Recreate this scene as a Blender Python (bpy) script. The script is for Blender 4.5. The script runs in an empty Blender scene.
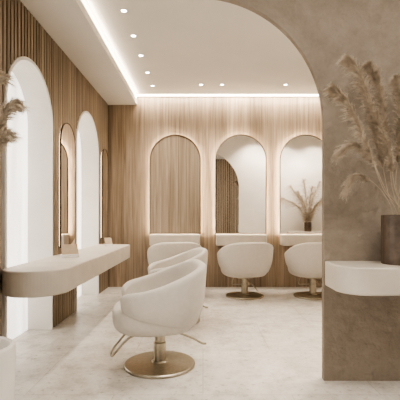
import bpy, math, random
from mathutils import Vector, Matrix
random.seed(7)
S=bpy.context.scene
COL=S.collection
try:
    S.view_settings.view_transform='AgX'; S.view_settings.look='AgX - High Contrast'; S.view_settings.exposure=-0.02
except Exception as e: print(e)
# ------------------------------------------------------------ materials
def newmat(name):
    m=bpy.data.materials.new(name); m.use_nodes=True
    nt=m.node_tree; b=nt.nodes['Principled BSDF']
    return m,nt,b
def N(nt,t,**k):
    n=nt.nodes.new(t)
    for a,v in k.items(): setattr(n,a,v)
    return n
def mottled(name,c1,c2,scale=3,rough=.6,metal=0,bump=.1,bscale=60,detail=6,nrough=.5,dist=0.0,bd=.01):
    m,nt,b=newmat(name)
    tc=N(nt,'ShaderNodeTexCoord')
    nz=N(nt,'ShaderNodeTexNoise'); nz.inputs['Scale'].default_value=scale; nz.inputs['Detail'].default_value=detail; nz.inputs['Distortion'].default_value=dist; nz.inputs['Roughness'].default_value=nrough
    nt.links.new(tc.outputs['Object'],nz.inputs['Vector'])
    r=N(nt,'ShaderNodeValToRGB'); r.color_ramp.elements[0].position=.32; r.color_ramp.elements[1].position=.68
    r.color_ramp.elements[0].color=(*c1,1); r.color_ramp.elements[1].color=(*c2,1)
    nt.links.new(nz.outputs['Fac'],r.inputs['Fac']); nt.links.new(r.outputs['Color'],b.inputs['Base Color'])
    b.inputs['Roughness'].default_value=rough; b.inputs['Metallic'].default_value=metal
    if bump>0:
        n2=N(nt,'ShaderNodeTexNoise'); n2.inputs['Scale'].default_value=bscale; n2.inputs['Detail'].default_value=4 if nrough<=.5 else 10
        nt.links.new(tc.outputs['Object'],n2.inputs['Vector'])
        bp=N(nt,'ShaderNodeBump'); bp.inputs['Strength'].default_value=bump; bp.inputs['Distance'].default_value=bd
        nt.links.new(n2.outputs['Fac'],bp.inputs['Height']); nt.links.new(bp.outputs['Normal'],b.inputs['Normal'])
    return m
def wood(name,c1,c2,axis='X',pitch=.13,seam=True,rough=.5,var=.25,gs=28,seamk=.6,zs_=.8,dist=.4):
    m,nt,b=newmat(name)
    tc=N(nt,'ShaderNodeTexCoord'); sp=N(nt,'ShaderNodeSeparateXYZ')
    nt.links.new(tc.outputs['Object'],sp.inputs[0])
    dv=N(nt,'ShaderNodeMath',operation='DIVIDE'); dv.inputs[1].default_value=pitch
    nt.links.new(sp.outputs[axis],dv.inputs[0])
    fl=N(nt,'ShaderNodeMath',operation='FLOOR'); nt.links.new(dv.outputs[0],fl.inputs[0])
    fr=N(nt,'ShaderNodeMath',operation='FRACT'); nt.links.new(dv.outputs[0],fr.inputs[0])
    wn=N(nt,'ShaderNodeTexWhiteNoise',noise_dimensions='1D'); nt.links.new(fl.outputs[0],wn.inputs['W'])
    mp=N(nt,'ShaderNodeMapping'); mp.inputs['Scale'].default_value=(gs,gs,zs_)
    ad=N(nt,'ShaderNodeVectorMath',operation='ADD')
    nt.links.new(tc.outputs['Object'],mp.inputs['Vector']); nt.links.new(mp.outputs[0],ad.inputs[0]); 
    sc=N(nt,'ShaderNodeVectorMath',operation='SCALE'); sc.inputs['Scale'].default_value=9
    nt.links.new(wn.outputs['Color'],sc.inputs[0]); nt.links.new(sc.outputs[0],ad.inputs[1])
    nz=N(nt,'ShaderNodeTexNoise'); nz.inputs['Scale'].default_value=1; nz.inputs['Detail'].default_value=9; nz.inputs['Distortion'].default_value=dist; nz.inputs['Roughness'].default_value=.62
    nt.links.new(ad.outputs[0],nz.inputs['Vector'])
    r=N(nt,'ShaderNodeValToRGB'); r.color_ramp.elements[0].position=.33; r.color_ramp.elements[1].position=.65
    r.color_ramp.elements[0].color=(*c1,1); r.color_ramp.elements[1].color=(*c2,1)
    nt.links.new(nz.outputs['Fac'],r.inputs['Fac'])
    mr=N(nt,'ShaderNodeMapRange'); mr.inputs['To Min'].default_value=1-var; mr.inputs['To Max'].default_value=1+var*.5
    nt.links.new(wn.outputs['Value'],mr.inputs['Value'])
    mx=N(nt,'ShaderNodeVectorMath',operation='SCALE'); nt.links.new(r.outputs['Color'],mx.inputs[0]); nt.links.new(mr.outputs[0],mx.inputs['Scale'])
    out=mx
    if seam:
        lt=N(nt,'ShaderNodeMath',operation='GREATER_THAN'); lt.inputs[1].default_value=.03
        nt.links.new(fr.outputs[0],lt.inputs[0])
        m2=N(nt,'ShaderNodeMapRange'); m2.inputs['To Min'].default_value=seamk; nt.links.new(lt.outputs[0],m2.inputs['Value'])
        m3=N(nt,'ShaderNodeVectorMath',operation='SCALE'); nt.links.new(mx.outputs[0],m3.inputs[0]); nt.links.new(m2.outputs[0],m3.inputs['Scale']); out=m3
    nt.links.new(out.outputs[0],b.inputs['Base Color']); b.inputs['Roughness'].default_value=rough
    return m
def emis(name,c,s):
    m,nt,b=newmat(name); b.inputs['Base Color'].default_value=(*c,1)
    b.inputs['Emission Color'].default_value=(*c,1); b.inputs['Emission Strength'].default_value=s
    return m
M_back=wood('oak_panel',(.225,.17,.12),(.42,.337,.252),'X',.20,var=.24,gs=26,seamk=.62,zs_=.9,dist=.6)
M_slat=wood('oak_slat',(.25,.197,.145),(.45,.365,.275),'Y',.065,seam=False)
M_slatx=wood('oak_slat_rear',(.34,.265,.19),(.54,.435,.325),'X',.075,seam=False)
M_gap=mottled('dark_backing',(.035,.027,.02),(.055,.043,.032),5,.8,bump=0)
M_plaster=mottled('microcement',(.235,.196,.157),(.365,.31,.252),2.2,.8,bump=.9,bscale=12,detail=15,dist=.3,bd=.03,nrough=.74)
M_ceil=mottled('ceiling_paint',(.68,.65,.60),(.71,.68,.63),2,.9,bump=.02)
M_white=mottled('white_plaster',(.77,.745,.705),(.81,.785,.745),4,.7,bump=.03)
M_stone=mottled('cream_counter',(.56,.51,.445),(.62,.57,.50),6,.45,bump=.04)
M_bouc=mottled('cream_upholstery',(.60,.56,.505),(.63,.59,.535),30,.8,bump=.0)
M_gold=mottled('brushed_brass',(.44,.40,.325),(.52,.475,.395),40,.34,metal=1,bump=.03)
M_bronze=mottled('dark_bronze',(.09,.06,.04),(.12,.085,.058),20,.4,metal=.5,bump=0)
M_vase=mottled('brown_vase',(.075,.053,.037),(.145,.105,.076),16,.4,bump=.25,bscale=34)
M_grass=mottled('pampas_plume',(.46,.38,.29),(.68,.59,.475),30,.95,bump=0)
M_stem=mottled('pampas_stalk',(.40,.32,.23),(.50,.41,.31),30,.8,bump=0)
M_cove=emis('warm_led',(1,.88,.74),3.6)
M_halo=emis('warm_led_halo',(1,.85,.66),24)
M_halo2=emis('warm_led_halo_small',(1,.87,.70),3)
M_spot=emis('downlight_lens',(1,.93,.84),14)
M_fill=emis('fill_panel_glow',(1,.95,.89),5)
def winmat(name,lo,hi):
    m,nt,b=newmat(name); b.inputs['Base Color'].default_value=(.85,.83,.80,1)
    tc=N(nt,'ShaderNodeTexCoord'); mp=N(nt,'ShaderNodeMapping'); mp.inputs['Scale'].default_value=(1,4,.35); nt.links.new(tc.outputs['Object'],mp.inputs['Vector'])
    nz=N(nt,'ShaderNodeTexNoise'); nz.inputs['Scale'].default_value=1.3; nz.inputs['Detail'].default_value=3; nt.links.new(mp.outputs[0],nz.inputs['Vector'])
    mr=N(nt,'ShaderNodeMapRange'); mr.inputs['From Min'].default_value=.3; mr.inputs['From Max'].default_value=.7; mr.inputs['To Min'].default_value=lo; mr.inputs['To Max'].default_value=hi
    nt.links.new(nz.outputs['Fac'],mr.inputs['Value']); nt.links.new(mr.outputs[0],b.inputs['Emission Strength']); b.inputs['Emission Color'].default_value=(1,.965,.915,1)
    return m
M_win=winmat('daylit_sheer_glass',.7,1.6)
M_winfill=winmat('unseen_window_fill_glow',3.0,4.5)  # stronger glow for the added windows, lights partition and pampas
M_mirror,nt,b=newmat('mirror_glass'); b.inputs['Base Color'].default_value=(.92,.905,.88,1); b.inputs['Metallic'].default_value=1; b.inputs['Roughness'].default_value=.015
M_wood_refl=wood('painted_wood_reflection',(.30,.24,.18),(.50,.415,.32),'X',.14,rough=.25,var=.14,gs=26,dist=.5)  # first mirror's reflection of pale wood, painted as colour on its pane
M_wood_refl.node_tree.nodes['Principled BSDF'].inputs['Coat Weight'].default_value=.5
M_floor,nt,b=newmat('travertine_floor')
tc=N(nt,'ShaderNodeTexCoord')
nz=N(nt,'ShaderNodeTexNoise'); nz.inputs['Scale'].default_value=4.5; nz.inputs['Detail'].default_value=15; nz.inputs['Distortion'].default_value=.2; nz.inputs['Roughness'].default_value=.8
nt.links.new(tc.outputs['Object'],nz.inputs['Vector'])
r=N(nt,'ShaderNodeValToRGB'); e=r.color_ramp.elements; e[0].position=.37; e[0].color=(.53,.488,.435,1); e[1].position=.49; e[1].color=(.67,.632,.58,1)
e2=e.new(.61); e2.color=(.76,.73,.68,1)
nt.links.new(nz.outputs['Fac'],r.inputs['Fac'])
br=N(nt,'ShaderNodeTexBrick'); br.offset=0.5; br.inputs['Scale'].default_value=1; br.inputs['Mortar Size'].default_value=.004
br.inputs['Brick Width'].default_value=1.2; br.inputs['Row Height'].default_value=.9
br.inputs['Color1'].default_value=(1,1,1,1); br.inputs['Color2'].default_value=(.965,.965,.965,1); br.inputs['Mortar'].default_value=(.82,.81,.79,1)
nt.links.new(tc.outputs['Object'],br.inputs['Vector'])
n3=N(nt,'ShaderNodeTexNoise'); n3.inputs['Scale'].default_value=24; n3.inputs['Detail'].default_value=4
nt.links.new(tc.outputs['Object'],n3.inputs['Vector'])
r3=N(nt,'ShaderNodeValToRGB'); r3.color_ramp.elements[0].position=.30; r3.color_ramp.elements[0].color=(.72,.70,.67,1); r3.color_ramp.elements[1].position=.40; r3.color_ramp.elements[1].color=(1,1,1,1)
nt.links.new(n3.outputs['Fac'],r3.inputs['Fac'])
mx=N(nt,'ShaderNodeVectorMath',operation='MULTIPLY'); nt.links.new(r.outputs['Color'],mx.inputs[0]); nt.links.new(br.outputs['Color'],mx.inputs[1])
my=N(nt,'ShaderNodeVectorMath',operation='MULTIPLY'); nt.links.new(mx.outputs[0],my.inputs[0]); nt.links.new(r3.outputs['Color'],my.inputs[1])
nt.links.new(my.outputs[0],b.inputs['Base Color']); b.inputs['Roughness'].default_value=.34
bp=N(nt,'ShaderNodeBump'); bp.inputs['Strength'].default_value=.2; bp.inputs['Distance'].default_value=.01
nt.links.new(nz.outputs['Fac'],bp.inputs['Height']); nt.links.new(bp.outputs['Normal'],b.inputs['Normal'])

# ------------------------------------------------------------ helpers
def obj(name,v,f,mats,smooth=False,parent=None,midx=None,sub=0,bevel=0,fix=True):
    me=bpy.data.meshes.new(name); me.from_pydata([tuple(p) for p in v],[],f); 
    if not isinstance(mats,(list,tuple)): mats=[mats]
    for m in mats: me.materials.append(m)
    if midx: me.polygons.foreach_set('material_index',midx)
    if smooth: me.polygons.foreach_set('use_smooth',[True]*len(me.polygons))
    if fix:
        import bmesh
        bm=bmesh.new(); bm.from_mesh(me); bmesh.ops.recalc_face_normals(bm,faces=bm.faces); bm.to_mesh(me); bm.free()
    me.update()
    o=bpy.data.objects.new(name,me); COL.objects.link(o)
    if parent: o.parent=parent
    if bevel: 
        md=o.modifiers.new('b','BEVEL'); md.width=bevel; md.segments=3; md.limit_method='ANGLE'
    if sub: md=o.modifiers.new('s','SUBSURF'); md.levels=sub; md.render_levels=sub
    return o
def top(o,label,cat,group=None):
    o['label']=label; o['category']=cat
    if group: o['group']=group
    return o
def struct(o,label=None): 
    o['kind']='structure'
    if label: o['label']=label
    return o
class MB:
    def __init__(s): s.v=[];s.f=[];s.m=[]
    def box(s,x0,x1,y0,y1,z0,z1,mi=0):
        n=len(s.v)
        s.v+=[(x0,y0,z0),(x1,y0,z0),(x1,y1,z0),(x0,y1,z0),(x0,y0,z1),(x1,y0,z1),(x1,y1,z1),(x0,y1,z1)]
        for q in [(0,3,2,1),(4,5,6,7),(0,1,5,4),(1,2,6,5),(2,3,7,6),(3,0,4,7)]:
            s.f.append(tuple(n+i for i in q)); s.m.append(mi)
def box(name,x0,x1,y0,y1,z0,z1,mat,**k):
    b=MB(); b.box(x0,x1,y0,y1,z0,z1); return obj(name,b.v,b.f,mat,**k)
def lathe(name,prof,mat,seg=48,parent=None,center=(0,0,0),sub=0,smooth=True):
    v=[];f=[]
    for r,z in prof:
        for i in range(seg):
            a=2*math.pi*i/seg; v.append((center[0]+r*math.cos(a),center[1]+r*math.sin(a),center[2]+z))
    for j in range(len(prof)-1):
        for i in range(seg):
            f.append((j*seg+i,j*seg+(i+1)%seg,(j+1)*seg+(i+1)%seg,(j+1)*seg+i))
    f.append(tuple(reversed(range(seg)))); n=(len(prof)-1)*seg; f.append(tuple(n+i for i in range(seg)))
    o=obj(name,v,f,mat,smooth=smooth,parent=parent)
    md=o.modifiers.new('e','EDGE_SPLIT'); md.split_angle=math.radians(40)
    return o
def catmull(P,n=8,closed=False):
    P=[Vector(p) for p in P]; out=[]
    k=len(P)
    rng=range(k if closed else k-1)
    for i in rng:
        p0=P[(i-1)%k] if (closed or i>0) else P[0]; p1=P[i]; p2=P[(i+1)%k]; p3=P[(i+2)%k] if (closed or i+2<k) else P[-1]
        for j in range(n):
            t=j/n
            out.append(.5*((2*p1)+(-p0+p2)*t+(2*p0-5*p1+4*p2-p3)*t*t+(-p0+3*p1-3*p2+p3)*t**3))
    if not closed: out.append(P[-1])
    return out
def tube_data(pts,r,seg=8,taper=1.0):
    v=[];f=[]; k=len(pts); up=Vector((0.13,.2,1)).normalized()
    for i,p in enumerate(pts):
        t=(pts[min(i+1,k-1)]-pts[max(i-1,0)]).normalized()
        a=t.cross(up); 
        if a.length<.05: a=t.cross(Vector((1,0,0)))
        a.normalize(); b_=t.cross(a).normalized(); rr=r*(1+(taper-1)*i/(k-1))
        for j in range(seg):
            an=2*math.pi*j/seg; v.append(p+a*rr*math.cos(an)+b_*rr*math.sin(an))
    for i in range(k-1):
        for j in range(seg): f.append((i*seg+j,i*seg+(j+1)%seg,(i+1)*seg+(j+1)%seg,(i+1)*seg+j))
    f.append(tuple(reversed(range(seg)))); f.append(tuple((k-1)*seg+j for j in range(seg)))
    return v,f
def tube(name,pts,r,mat,parent=None,seg=10,taper=1.0):
    v,f=tube_data(pts,r,seg,taper); return obj(name,v,f,mat,smooth=True,parent=parent)
def prism(name,outline,h0,h1,mat,axis='Z',**k):
    n=len(outline)
    def P(u,w,h):
        return (u,w,h) if axis=='Z' else ((u,h,w) if axis=='Y' else (h,u,w))
    v=[P(u,w,h0) for u,w in outline]+[P(u,w,h1) for u,w in outline]
    f=[tuple(range(n)),tuple(reversed(range(n,2*n)))]+[(i,(i+1)%n,n+(i+1)%n,n+i) for i in range(n)]
    return obj(name,v,f,mat,**k)
def arch_outline(c,w,z0,ztop,seg=28):
    r=w/2; zs=ztop-r
    pts=[(c-r,z0)]
    for i in range(seg+1):
        a=math.pi-math.pi*i/seg; pts.append((c+r*math.cos(a),zs+r*math.sin(a)))
    pts.append((c+r,z0)); return pts
def arch_ring(name,c,w,z0,ztop,t,h0,h1,mat,axis,closed_bottom=True,parent=None):
    a=arch_outline(c,w,z0,ztop); b_=arch_outline(c,w+2*t,z0-(t if closed_bottom else 0),ztop+t)
    n=len(a); v=[]
    def P(u,q,h): return (u,h,q) if axis=='Y' else (h,u,q)
    for h in (h0,h1):
        v+=[P(u,q,h) for u,q in a]; v+=[P(u,q,h) for u,q in b_]
    f=[]
    rng=range(n if closed_bottom else n-1)
    for i in rng:
        j=(i+1)%n
        f+=[(i,j,n+j,n+i),(2*n+i,3*n+i,3*n+j,2*n+j),(i,2*n+i,2*n+j,j),(n+i,n+j,3*n+j,3*n+i)]
    if not closed_bottom:
        for i in (0,n-1): f.append((i,n+i,3*n+i,2*n+i))
    return obj(name,v,f,mat,parent=parent)

# ------------------------------------------------------------ room
XL=-1.62; XR=3.6; YB=6.86; YF=-2.6; ZC=3.29; ZS=3.12; XS=-1.13
PY=2.93; PT=.05; PX=.886
struct(box('floor',-2.2,XR+.1,YF-.1,YB+.1,-.1,0,M_floor))
struct(box('ceiling',-2.2,XR+.1,YF-.1,YB+.1,ZC,ZC+.1,M_ceil))
struct(box('trim_1',XL-.02,XS,YF,YB,ZS,ZS+.09,M_ceil),'dropped ceiling border along the slatted wall')
struct(box('wall_back',XL-.1,XR+.1,YB,YB+.1,0,ZC,M_back))
struct(box('wall_right',XR,XR+.1,YF,YB,0,ZC,M_white))
wins=[(3.78,1.02,2.67),(5.64,1.07,2.67),(1.3,1.04,2.67),(-.9,1.04,2.67)]  # last two are unseen, added to light the front room
def low(y):
    for c,w,t in wins:
        r=w/2
        if abs(y-c)<r: return (t-r)+math.sqrt(max(0,r*r-(y-c)**2))
    return 0
def cuts():
    ys=set()
    y=YF
    while y<YB: ys.add(round(y,4)); y+=.05
    for c,w,t in wins:
        for i in range(41):
            ys.add(round(c-w/2*math.cos(math.pi*i/40),4))
    ys.add(YB); return sorted(ys)
b_=MB(); ys=cuts()
for y0,y1 in zip(ys[:-1],ys[1:]):
    if y1-y0<1e-4: continue
    ym=(y0+y1)/2
    z0=low(y0) if low(ym)>0 else 0; z1=low(y1) if low(ym)>0 else 0
    if low(ym)>0:
        for c,w,t in wins:
            if abs(ym-c)<w/2: sp=t-w/2
        z0=max(z0,sp); z1=max(z1,sp)
    n=len(b_.v)
    X0,X1=XL-.06,XL-.03
    b_.v+=[(X0,y0,z0),(X1,y0,z0),(X1,y1,z1),(X0,y1,z1),(X0,y0,ZC),(X1,y0,ZC),(X1,y1,ZC),(X0,y1,ZC)]
    for q in [(0,3,2,1),(4,5,6,7),(0,1,5,4),(1,2,6,5),(2,3,7,6),(3,0,4,7)]: b_.f.append(tuple(n+i for i in q)); b_.m.append(1)
y=YF
while y<YB-.05:
    y0,y1=y,y+.042
    a0,a1=low(y0),low(y1)
    if (a0>0) or (a1>0): z0,z1=max(a0,2.13),max(a1,2.13)
    else: z0=z1=0
    n=len(b_.v); X0,X1=XL-.03,XL
    b_.v+=[(X0,y0,z0),(X1,y0,z0),(X1,y1,z1),(X0,y1,z1),(X0,y0,ZS),(X1,y0,ZS),(X1,y1,ZS),(X0,y1,ZS)]
    for q in [(0,3,2,1),(4,5,6,7),(0,1,5,4),(1,2,6,5),(2,3,7,6),(3,0,4,7)]: b_.f.append(tuple(n+i for i in q)); b_.m.append(0)
    y+=.065
struct(obj('wall_left',b_.v,b_.f,[M_slat,M_gap],midx=b_.m,fix=False))
for i,(c,w,t) in enumerate(wins):
    fr=arch_ring('window_%d'%(i+1),c,w-.04,0,t-.02,.028,XL-.28,XL+.010,M_white,'X',closed_bottom=False)
    struct(fr,'arched window with white plaster reveal and frosted daylit glass')
    prism('glass_pane',arch_outline(c,w-.05,0,t-.025),XL-.27,XL-.25,M_win if i<2 else M_winfill,'X',parent=fr)
b_=MB(); b_.box(-2.2,XR+.1,YF-.1,YF,0,ZC,1)
x=XL
while x<XR: b_.box(x,x+.055,YF,YF+.03,0,ZC,0); x+=.075
struct(obj('wall_rear',b_.v,b_.f,[M_slatx,M_gap],midx=b_.m,fix=False))
R=.9375; zs=1.89; cx=PX-R
ol=[(PX,0),(PX,zs)]
for i in range(1,49):
    a=math.pi/2*i/48; ol.append((cx+R*math.cos(a),zs+R*math.sin(a)))
ol+=[(XL,zs+R),(XL,ZC),(XR,ZC),(XR,0)]
pw=struct(prism('wall_partition',ol,PY,PY+PT,M_plaster,'Y'),'microcement partition wall with wide arched opening')
pw.data.materials.append(M_white)
for p in pw.data.polygons:
    if p.center.y>PY+PT-.001: p.material_index=1
t2=struct(box('trim_2',XS-.015,XS+.0,YF,YB-.03,ZS+.11,ZC-.01,M_cove),'warm linear cove light along dropped ceiling')
t3=struct(box('trim_3',XS,XR,YB-.05,YB-.02,ZC-.03,ZC,M_cove),'warm linear cove light above panelled wall')
def strip(name,loc,rot,sx,sy,en,par):
    L=bpy.data.lights.new(name,'AREA'); L.shape='RECTANGLE'; L.size=sx; L.size_y=sy; L.energy=en; L.color=(1,.875,.73)
    o=bpy.data.objects.new(name,L); COL.objects.link(o); o.location=loc; o.rotation_euler=rot; o.parent=par; return o
strip('led_strip',((XS+XR)/2,YB-.13,ZC-.015),(math.radians(14),0,0),XR-XS,.04,38,t3)
strip('led_strip',(XS+.012,4.9,ZS+.14),(0,math.radians(-125),0),.03,3.7,5,t2)
dl=[(-.80,y,38) for y in (4.04,4.6,5.16,5.77,6.35)]+[(-.03,6.3,30),(.30,6.3,30),(1.30,6.3,30),(2.4,6.3,30),(1.3,3.55,115),(2.1,3.6,115),(2.9,3.6,115),(1.9,.2,30),(1.9,1.9,26),(.3,1.4,30)]  # strongest spots, by the partition, are unseen additions brightening its inner face
for i,(x,y,en) in enumerate(dl):
    o=lathe('downlight',[(.034,0),(.034,-.006),(.028,-.008)],M_white,24,center=(0,0,0))
    o.location=(x,y,ZC); top(o,'small round recessed ceiling spotlight, lit','ceiling light','recessed ceiling spotlights')
    lathe('lens',[(.026,-.0082),(.026,-.0095),(.018,-.010)],M_spot,20,parent=o)
    L=bpy.data.lights.new('spot','SPOT'); L.energy=en; L.color=(1,.90,.79); L.spot_size=math.radians(105); L.spot_blend=.8; L.shadow_soft_size=.04
    lo=bpy.data.objects.new('downlight_beam',L); COL.objects.link(lo); lo.location=(0,0,-.03); lo.parent=o
    if en>100: lo.rotation_euler=(math.radians(-18),0,0)
o=top(box('fill_panel',0,2.3,.3,1.7,ZC-.04,ZC,M_fill),'unseen flat glowing ceiling panel added as fill light','ceiling light')  # added fill light for the front room, placed outside view and mirrors

# ------------------------------------------------------------ wall mirrors
mirs=[-.47,.64,1.73]
for k,c in enumerate(mirs):
    e_=bpy.data.objects.new('arched_mirror',None); COL.objects.link(e_); e_.location=(c,YB-.05,.92); e_.empty_display_size=.2
    top(e_,'tall arched wall mirror, thin bronze frame, warm halo backlight' if k else 'tall arched mirror with painted reflection of pale wood, warm halo backlight','mirror','arched mirrors on panelled wall')
    def loc(o,e=e_): o.parent=e; o.matrix_parent_inverse=Matrix.Translation(-Vector(e.location)); return o
    loc(prism('glass',arch_outline(c,.84,.93,2.58),YB-.085,YB-.09,M_mirror if k else M_wood_refl,'Y'))
    loc(arch_ring('frame',c,.84,.93,2.58,.012,YB-.10,YB-.08,M_bronze,'Y'))
    loc(arch_ring('halo_light',c,.79,.95,2.555,.025,YB-.075,YB-.055,M_halo,'Y'))
    loc(prism('backing',arch_outline(c,.70,1.03,2.50),YB-.084,YB,M_gap,'Y'))
    # mirrors hang leaning forward by a hair, as real ones do
    if k==1: e_.rotation_euler=(.0125,0,-.0075)
    if k==2: e_.rotation_euler=(.009,0,0)
    o=box('wall_shelf',c-.42,c+.42,YB-.26,YB,.72,.91,M_stone,bevel=.02)
    top(o,'cream floating box shelf fixed below an arched mirror','shelf','floating shelves below the mirrors')
for c,w in [(4.74,.50),(6.52,.38)]:
    e_=bpy.data.objects.new('arched_mirror',None); COL.objects.link(e_); e_.location=(XL,c,.86)
    top(e_,'narrow arched mirror with bronze frame on slatted wood wall','mirror','arched mirrors on slatted wall')
    def loc(o,e=e_): o.parent=e; o.matrix_parent_inverse=Matrix.Translation(-Vector(e.location)); return o
    loc(prism('glass',arch_outline(c,w,.86,2.30),XL+.022,XL+.027,M_mirror,'X'))
    loc(arch_ring('frame',c,w,.86,2.30,.009,XL+.014,XL+.030,M_bronze,'X'))
    loc(arch_ring('halo_light',c,w-.08,.89,2.26,.02,XL,XL+.013,M_halo2,'X'))

# ------------------------------------------------------------ counter (left)
def counter_outline(x0,x1,y0,y1,r):
    n=16; pts=[]
    pts.append((x0,y0+r))
    for i in range(1,n+1):
        a=math.pi+math.pi/2*i/n; pts.append((x0+r+r*math.cos(a),y0+r+r*math.sin(a)))
    for i in range(1,n+1):
        a=-math.pi/2+math.pi/2*i/n; pts.append((x1-r+r*math.cos(a),y0+r+r*math.sin(a)))
    for i in range(n+1):
        a=math.pi/2*i/n; rr=.08; pts.append((x1-rr+rr*math.cos(a),y1-rr+rr*math.sin(a)))
    return pts+[(x0,y1)]
CZ=.785
o=prism('counter',counter_outline(XL+.001,-1.10,3.03,6.1,.255),.585,CZ,M_stone,bevel=.012)
top(o,'long cream floating counter with rounded end on slatted wall','counter')
r=.18; x0,x1,y0,y1=.89,2.6,2.52,PY
p=[(x1,y1),(x0,y1)]
for i in range(17):
    a=math.pi+math.pi/2*i/16; p.append((x0+r+r*math.cos(a),y0+r+r*math.sin(a)))
p.append((x1,y0))
o=prism('floating_shelf',p,.70,.88,M_stone,bevel=.012); top(o,'cream floating shelf with rounded corner on microcement wall','shelf')
p=[(2.2,PY+PT),(3.35,PY+PT),(3.35,PY+PT+.38),(2.2,PY+PT+.38)]
o=prism('floating_shelf',p,.60,.76,M_stone,bevel=.02); top(o,'cream floating shelf on the inner side of partition wall','shelf')

# ------------------------------------------------------------ vases + pampas
def vase(x,y,z,r,h,mat,name='vase',label='',cat='vase'):
    o=lathe(name,[(r*.99,0),(r,.004),(r,h-.003),(r-.003,h),(r-.012,h),(r-.014,h-.01),(r-.016,.02)],mat,22,smooth=False)
    o.location=(x,y,z); return top(o,label,cat)
def rv():
    return Vector((random.gauss(0,1),random.gauss(0,1),random.gauss(0,1)))
def pampas(ctrl,frac,nb,L,group,label,droop=.85,hairs=26,hw=1.0,spread=.38,fuzz=.22):
    pts=catmull(ctrl,10)
    base=pts[0].copy()
    st=tube('pampas_stem',[p-base for p in pts],.0028,M_stem,seg=6,taper=.4); st.location=base
    top(st,label,'dried grass',group)
    k=len(pts); s0=int(k*(1-frac)); ax=pts[s0:]
    v=[];f=[]
    def ribbon(P,w,side):
        m0=len(v); n=len(P)-1
        for i,c in enumerate(P):
            ww=w*(1-.8*i/n); v.append(c+side*ww-base); v.append(c-side*ww-base)
        for s in range(n): f.append((m0+2*s,m0+2*s+1,m0+2*s+3,m0+2*s+2))
    for i in range(nb):
        t=(i+random.random())/nb; q=t*(len(ax)-1); a=int(min(q,len(ax)-2)); p=ax[a].lerp(ax[a+1],q-a)
        tan=(ax[a+1]-ax[a]).normalized()
        env=(math.sin(math.pi*min(1,.08+t*.76))**.9)
        d=rv(); d-=tan*d.dot(tan); d.normalize()
        ln=L*env*random.uniform(.5,1.25)
        dirv=(tan+d*random.uniform(.06,spread)).normalized()
        def B(u): return p+dirv*ln*u+Vector((0,0,-droop*ln*.5*u*u))+d*ln*.08*u*u
        ribbon([B(s/4) for s in range(5)],.0009*hw,dirv.cross(rv()).normalized())
        for h in range(hairs):
            u=random.random()**.6; c=B(u); td=(B(min(1,u+.05))-B(u-.05)).normalized()
            hd=(td+rv()*fuzz).normalized(); hl=random.uniform(.02,.05)*(1.1-.4*u)
            ribbon([c,c+hd*hl*.55,c+hd*hl+Vector((0,0,-hl*.2))],random.uniform(.0005,.0009)*hw,hd.cross(rv()).normalized())
    obj('plume',v,f,M_grass,parent=st,fix=False)
    return st
def W(px,py,y): return Vector(((px-203)/400*y,y,1.2+(217-py)/400*y))
VX,VY,VZ=1.345,2.74,.88
vase(VX,VY,VZ,.115,.335,M_vase,label='dark brown cylindrical vase holding tall dried pampas grass')
lab='tall dried beige pampas grass stem standing in brown vase'
g='pampas stems in the brown vase'
stems=[
 ([(388,192),(376,130),(362,80),(351,62)],2.70,.52,470,.14),
 ([(384,190),(366,142),(348,104),(336,90)],2.62,.48,350,.12),
 ([(386,190),(372,160),(358,146),(345,148)],2.66,.46,260,.11),
 ([(384,194),(370,180),(358,176),(348,186)],2.72,.42,180,.09),
 ([(392,186),(386,128),(379,86),(371,68)],2.80,.48,400,.13),
 ([(396,186),(399,150),(400,108),(397,82)],2.78,.48,380,.13),
 ([(400,188),(412,140),(420,90),(432,74)],2.72,.46,220,.14),
 ([(402,190),(412,165),(416,135),(412,116)],2.70,.42,220,.12),
 ([(396,192),(391,166),(384,138),(377,118)],2.66,.46,320,.12)]
for i,(c,y,fr,n,L) in enumerate(stems):
    bx=VX+random.uniform(-.05,.05)
    ctrl=[Vector((bx*.5+VX*.5,VY,VZ+.03)),Vector((bx,VY-.01,VZ+.33))]+[W(a,b2,y) for a,b2 in c]
    pampas(ctrl,fr,n,L,g,lab)
vx,vy,vz=2.72,PY+PT+.19,.76
vase(vx,vy,vz,.09,.24,M_vase,label='brown cylindrical vase with pampas on inner partition shelf')
for i,(a,hh) in enumerate([(-1.0,.85),(-.72,1.15),(-.42,1.0),(-.2,1.3),(.12,1.12),(.4,1.25),(.65,.9),(.95,1.05)]):
    ctrl=[Vector((vx,vy,vz+.03)),Vector((vx+a*.05,vy,vz+.24)),Vector((vx+a*.26,vy+.03,vz+.25+hh*.45)),Vector((vx+a*.66,vy+.08,vz+hh))]
    pampas(ctrl,.66,380,.26,'pampas stems in the inner vase','dried beige pampas grass stem in vase near partition',hairs=10,hw=1.5,spread=.7,droop=1.1)
px_,py_=-1.26,2.2
o=lathe('planter_pot',[(.17,0),(.20,.02),(.21,.46),(.205,.48),(.19,.49),(.178,.48),(.175,.40)],M_white,48); o.location=(px_,py_,0)
top(o,'white round planter pot holding tall dried pampas grass','planter')
for i,(tx,tz,m,n) in enumerate([(-1.05,1.80,-1.15,340),(-1.09,1.64,-1.2,260),(-1.27,2.0,-1.27,140),(-1.40,1.85,-1.3,140),(-1.14,1.95,-1.2,260)]):
    ctrl=[Vector((px_,py_,.30)),Vector((px_+(m-px_)*.3,py_,.8)),Vector((m,py_,1.3)),Vector(((tx+m)/2-.01,py_-.01,tz-.10)),Vector((tx,py_-.02,tz))]
    pampas(ctrl,.38,n,.12,'pampas stems in white planter','tall dried beige pampas grass stem in white planter')

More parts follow.
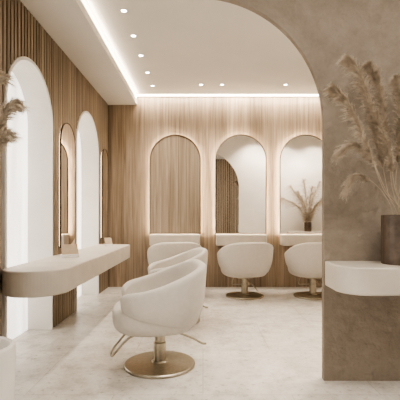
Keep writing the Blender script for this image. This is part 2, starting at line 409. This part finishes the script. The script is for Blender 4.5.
# ------------------------------------------------------------ small things on the counter
M_cardm=mottled('tan_board',(.40,.31,.22),(.47,.37,.27),12,.6,bump=.02)
def card(x,y,s,rz,label,w=.16):
    e_=bpy.data.objects.new('desk_stand',None); COL.objects.link(e_); e_.location=(x,y,CZ); e_.rotation_euler=(0,0,rz)
    top(e_,label,'stand')
    box('base',-w/2*s,w/2*s,-.05*s,.05*s,0,.03*s,M_white,parent=e_,bevel=.004)
    prism('card',[(-.035*s,.03*s),(.035*s,.13*s),(.043*s,.125*s),(-.025*s,.03*s)],-w/2*s*.95,w/2*s*.95,M_cardm,'X',parent=e_)
card(-1.38,4.15,1.0,.5,'small tan display board leaning on white base',.17)
card(-1.36,5.75,.9,.5,'small tan board on white base near counter end',.12)

# ------------------------------------------------------------ chair
def ss(a,b,x):
    t=max(0,min(1,(x-a)/(b-a))); return t*t*(3-2*t)
def plan(th,rx,ry,n=2.6):
    c,s=math.cos(th),math.sin(th)
    k=(abs(c/rx)**n+abs(s/ry)**n)**(-1/n)
    return c*k,s*k
def make_chair():
    root=bpy.data.objects.new('salon_chair',None); COL.objects.link(root)
    v=[];f=[]; NA=120; A0=32.0
    ZB=.30; cols=[]
    for i in range(NA+1):
        s=i/NA; deg=A0+(360-2*A0)*s; a=deg if deg<=180 else 360-deg; th=math.radians(deg)
        H=.635+.03*ss(30,80,a)+.172*ss(60,155,a)
        zl=.465-.105*ss(34,130,a)
        e=min(1,(a-A0)/26); sh=math.sqrt(max(0.0,1-(1-e)**2)); sh=max(sh,.12)
        zm=(H+zl)/2+.005; H2=zm+(H-zm)*(.30+.70*sh); zl2=zm+(zl-zm)*(.45+.55*sh)
        T0=.075; T=T0*(.4+.6*sh) ; off=(T0-T)/2
        bx,by=plan(th,.345,.40,2.7); Lb=math.hypot(bx,by)
        back=ss(80,160,a)
        def pt(z,inset):
            u=max(0,min(1,(z-ZB)/.30)); g=.76+.24*(1-(1-u)**2.0)
            g*=1+back*.07*max(0,z-.45)/.4+.025*max(0,z-.45)/.2*(1-back)
            k=(Lb*g-inset)/Lb
            return (bx*k,by*k,z)
        h=H2-zl2; col=[]
        col.append(pt(zl2,off+T*.5)); col.append(pt(zl2+.004,off+T*.22)); col.append(pt(zl2+.016,off+T*.04))
        for t in (.20,.35,.55,.75,.86): col.append(pt(zl2+t*h,off))
        col+=[pt(H2-.022,off+T*.03),pt(H2-.009,off+T*.15),pt(H2-.001,off+T*.35),pt(H2-.001,off+T*.65),pt(H2-.009,off+T*.85),pt(H2-.022,off+T*.97)]
        for t in (.86,.75,.55,.35,.20): col.append(pt(zl2+t*h,off+T))
        col.append(pt(zl2+.016,off+T*.96)); col.append(pt(zl2+.004,off+T*.78))
        cols.append(col)
    m=len(cols[0])
    for c in cols: v+=c
    for i in range(NA):
        for k in range(m): f.append((i*m+k,(i+1)*m+k,(i+1)*m+(k+1)%m,i*m+(k+1)%m))
    f.append(tuple(range(m))); f.append(tuple(NA*m+k for k in reversed(range(m))))
    obj('backrest',v,f,M_bouc,smooth=True,parent=root,sub=1)
    v=[];f=[]; NP=72
    prof=[(.15,.300),(.60,.302),(.78,.309),(.89,.326),(.955,.352),(.99,.385),(1.0,.425),(1.0,.460),(.975,.487),(.90,.502),(.5,.512),(.15,.514)]
    for s,z in prof:
        for i in range(NP):
            th=2*math.pi*i/NP; x,y=plan(th,.33,.345,2.7)
            v.append((.045+x*s,y*s,z))
    for k in range(len(prof)-1):
        for i in range(NP): f.append((k*NP+i,k*NP+(i+1)%NP,(k+1)*NP+(i+1)%NP,(k+1)*NP+i))
    f.append(tuple(reversed(range(NP)))); n=(len(prof)-1)*NP; f.append(tuple(n+i for i in range(NP)))
    obj('seat',v,f,M_bouc,smooth=True,parent=root,sub=1)
    lathe('base',[(.28,0),(.285,.004),(.285,.018),(.279,.025),(.10,.033),(.068,.037),(.058,.048)],M_gold,64,parent=root)
    lathe('post',[(.050,.03),(.050,.19),(.042,.195),(.042,.265),(.065,.27),(.12,.28),(.13,.305)],M_gold,40,parent=root)
    fr=catmull([(.10,.09,.30),(.24,.10,.265),(.34,.10,.165),(.375,.08,.123),(.385,0,.119),(.375,-.08,.123),(.34,-.10,.165),(.24,-.10,.265),(.10,-.09,.30)],8)
    tube('footrest',fr,.0085,M_gold,parent=root)
    lv=catmull([(-.03,-.01,.265),(-.14,-.03,.25),(-.27,-.06,.19),(-.36,-.09,.13),(-.40,-.11,.118)],8)
    tube('lever',lv,.009,M_gold,parent=root)
    return root
src=make_chair()
def inst(src,loc,rz,label,first=False):
    if first: r_=src
    else:
        r_=src.copy(); COL.objects.link(r_)
        for c in list(src.children):
            k=c.copy(); COL.objects.link(k); k.parent=r_
    r_.location=loc; r_.rotation_euler=(0,0,rz)
    top(r_,label,'chair','cream salon chairs'); return r_
pi=math.pi
inst(src,(-.35,3.24,0),pi+.18,'cream upholstered tub salon chair, brass pedestal, beside counter',True)
inst(src,(-.32,4.62,0),pi+.16,'cream upholstered tub salon chair, brass pedestal, beside counter')
inst(src,(-.44,6.12,0),pi/2+.2,'cream tub salon chair with brass base near arched mirror')
inst(src,(.63,6.05,0),pi/2+.2,'cream tub salon chair with brass base near arched mirror')
inst(src,(1.66,6.05,0),pi/2+.1,'cream tub salon chair partly behind the partition wall')

# ------------------------------------------------------------ world + camera
w=bpy.data.worlds.new('w'); S.world=w; w.use_nodes=True; w.node_tree.nodes['Background'].inputs[0].default_value=(1,.95,.9,1); w.node_tree.nodes['Background'].inputs[1].default_value=.6
cd=bpy.data.cameras.new('camera'); co=bpy.data.objects.new('camera',cd); COL.objects.link(co); S.camera=co
co.location=(0,0,1.2); co.rotation_euler=(pi/2,0,0); cd.sensor_width=36; cd.lens=36; cd.shift_x=-3/400; cd.shift_y=17/400; cd.clip_start=.05
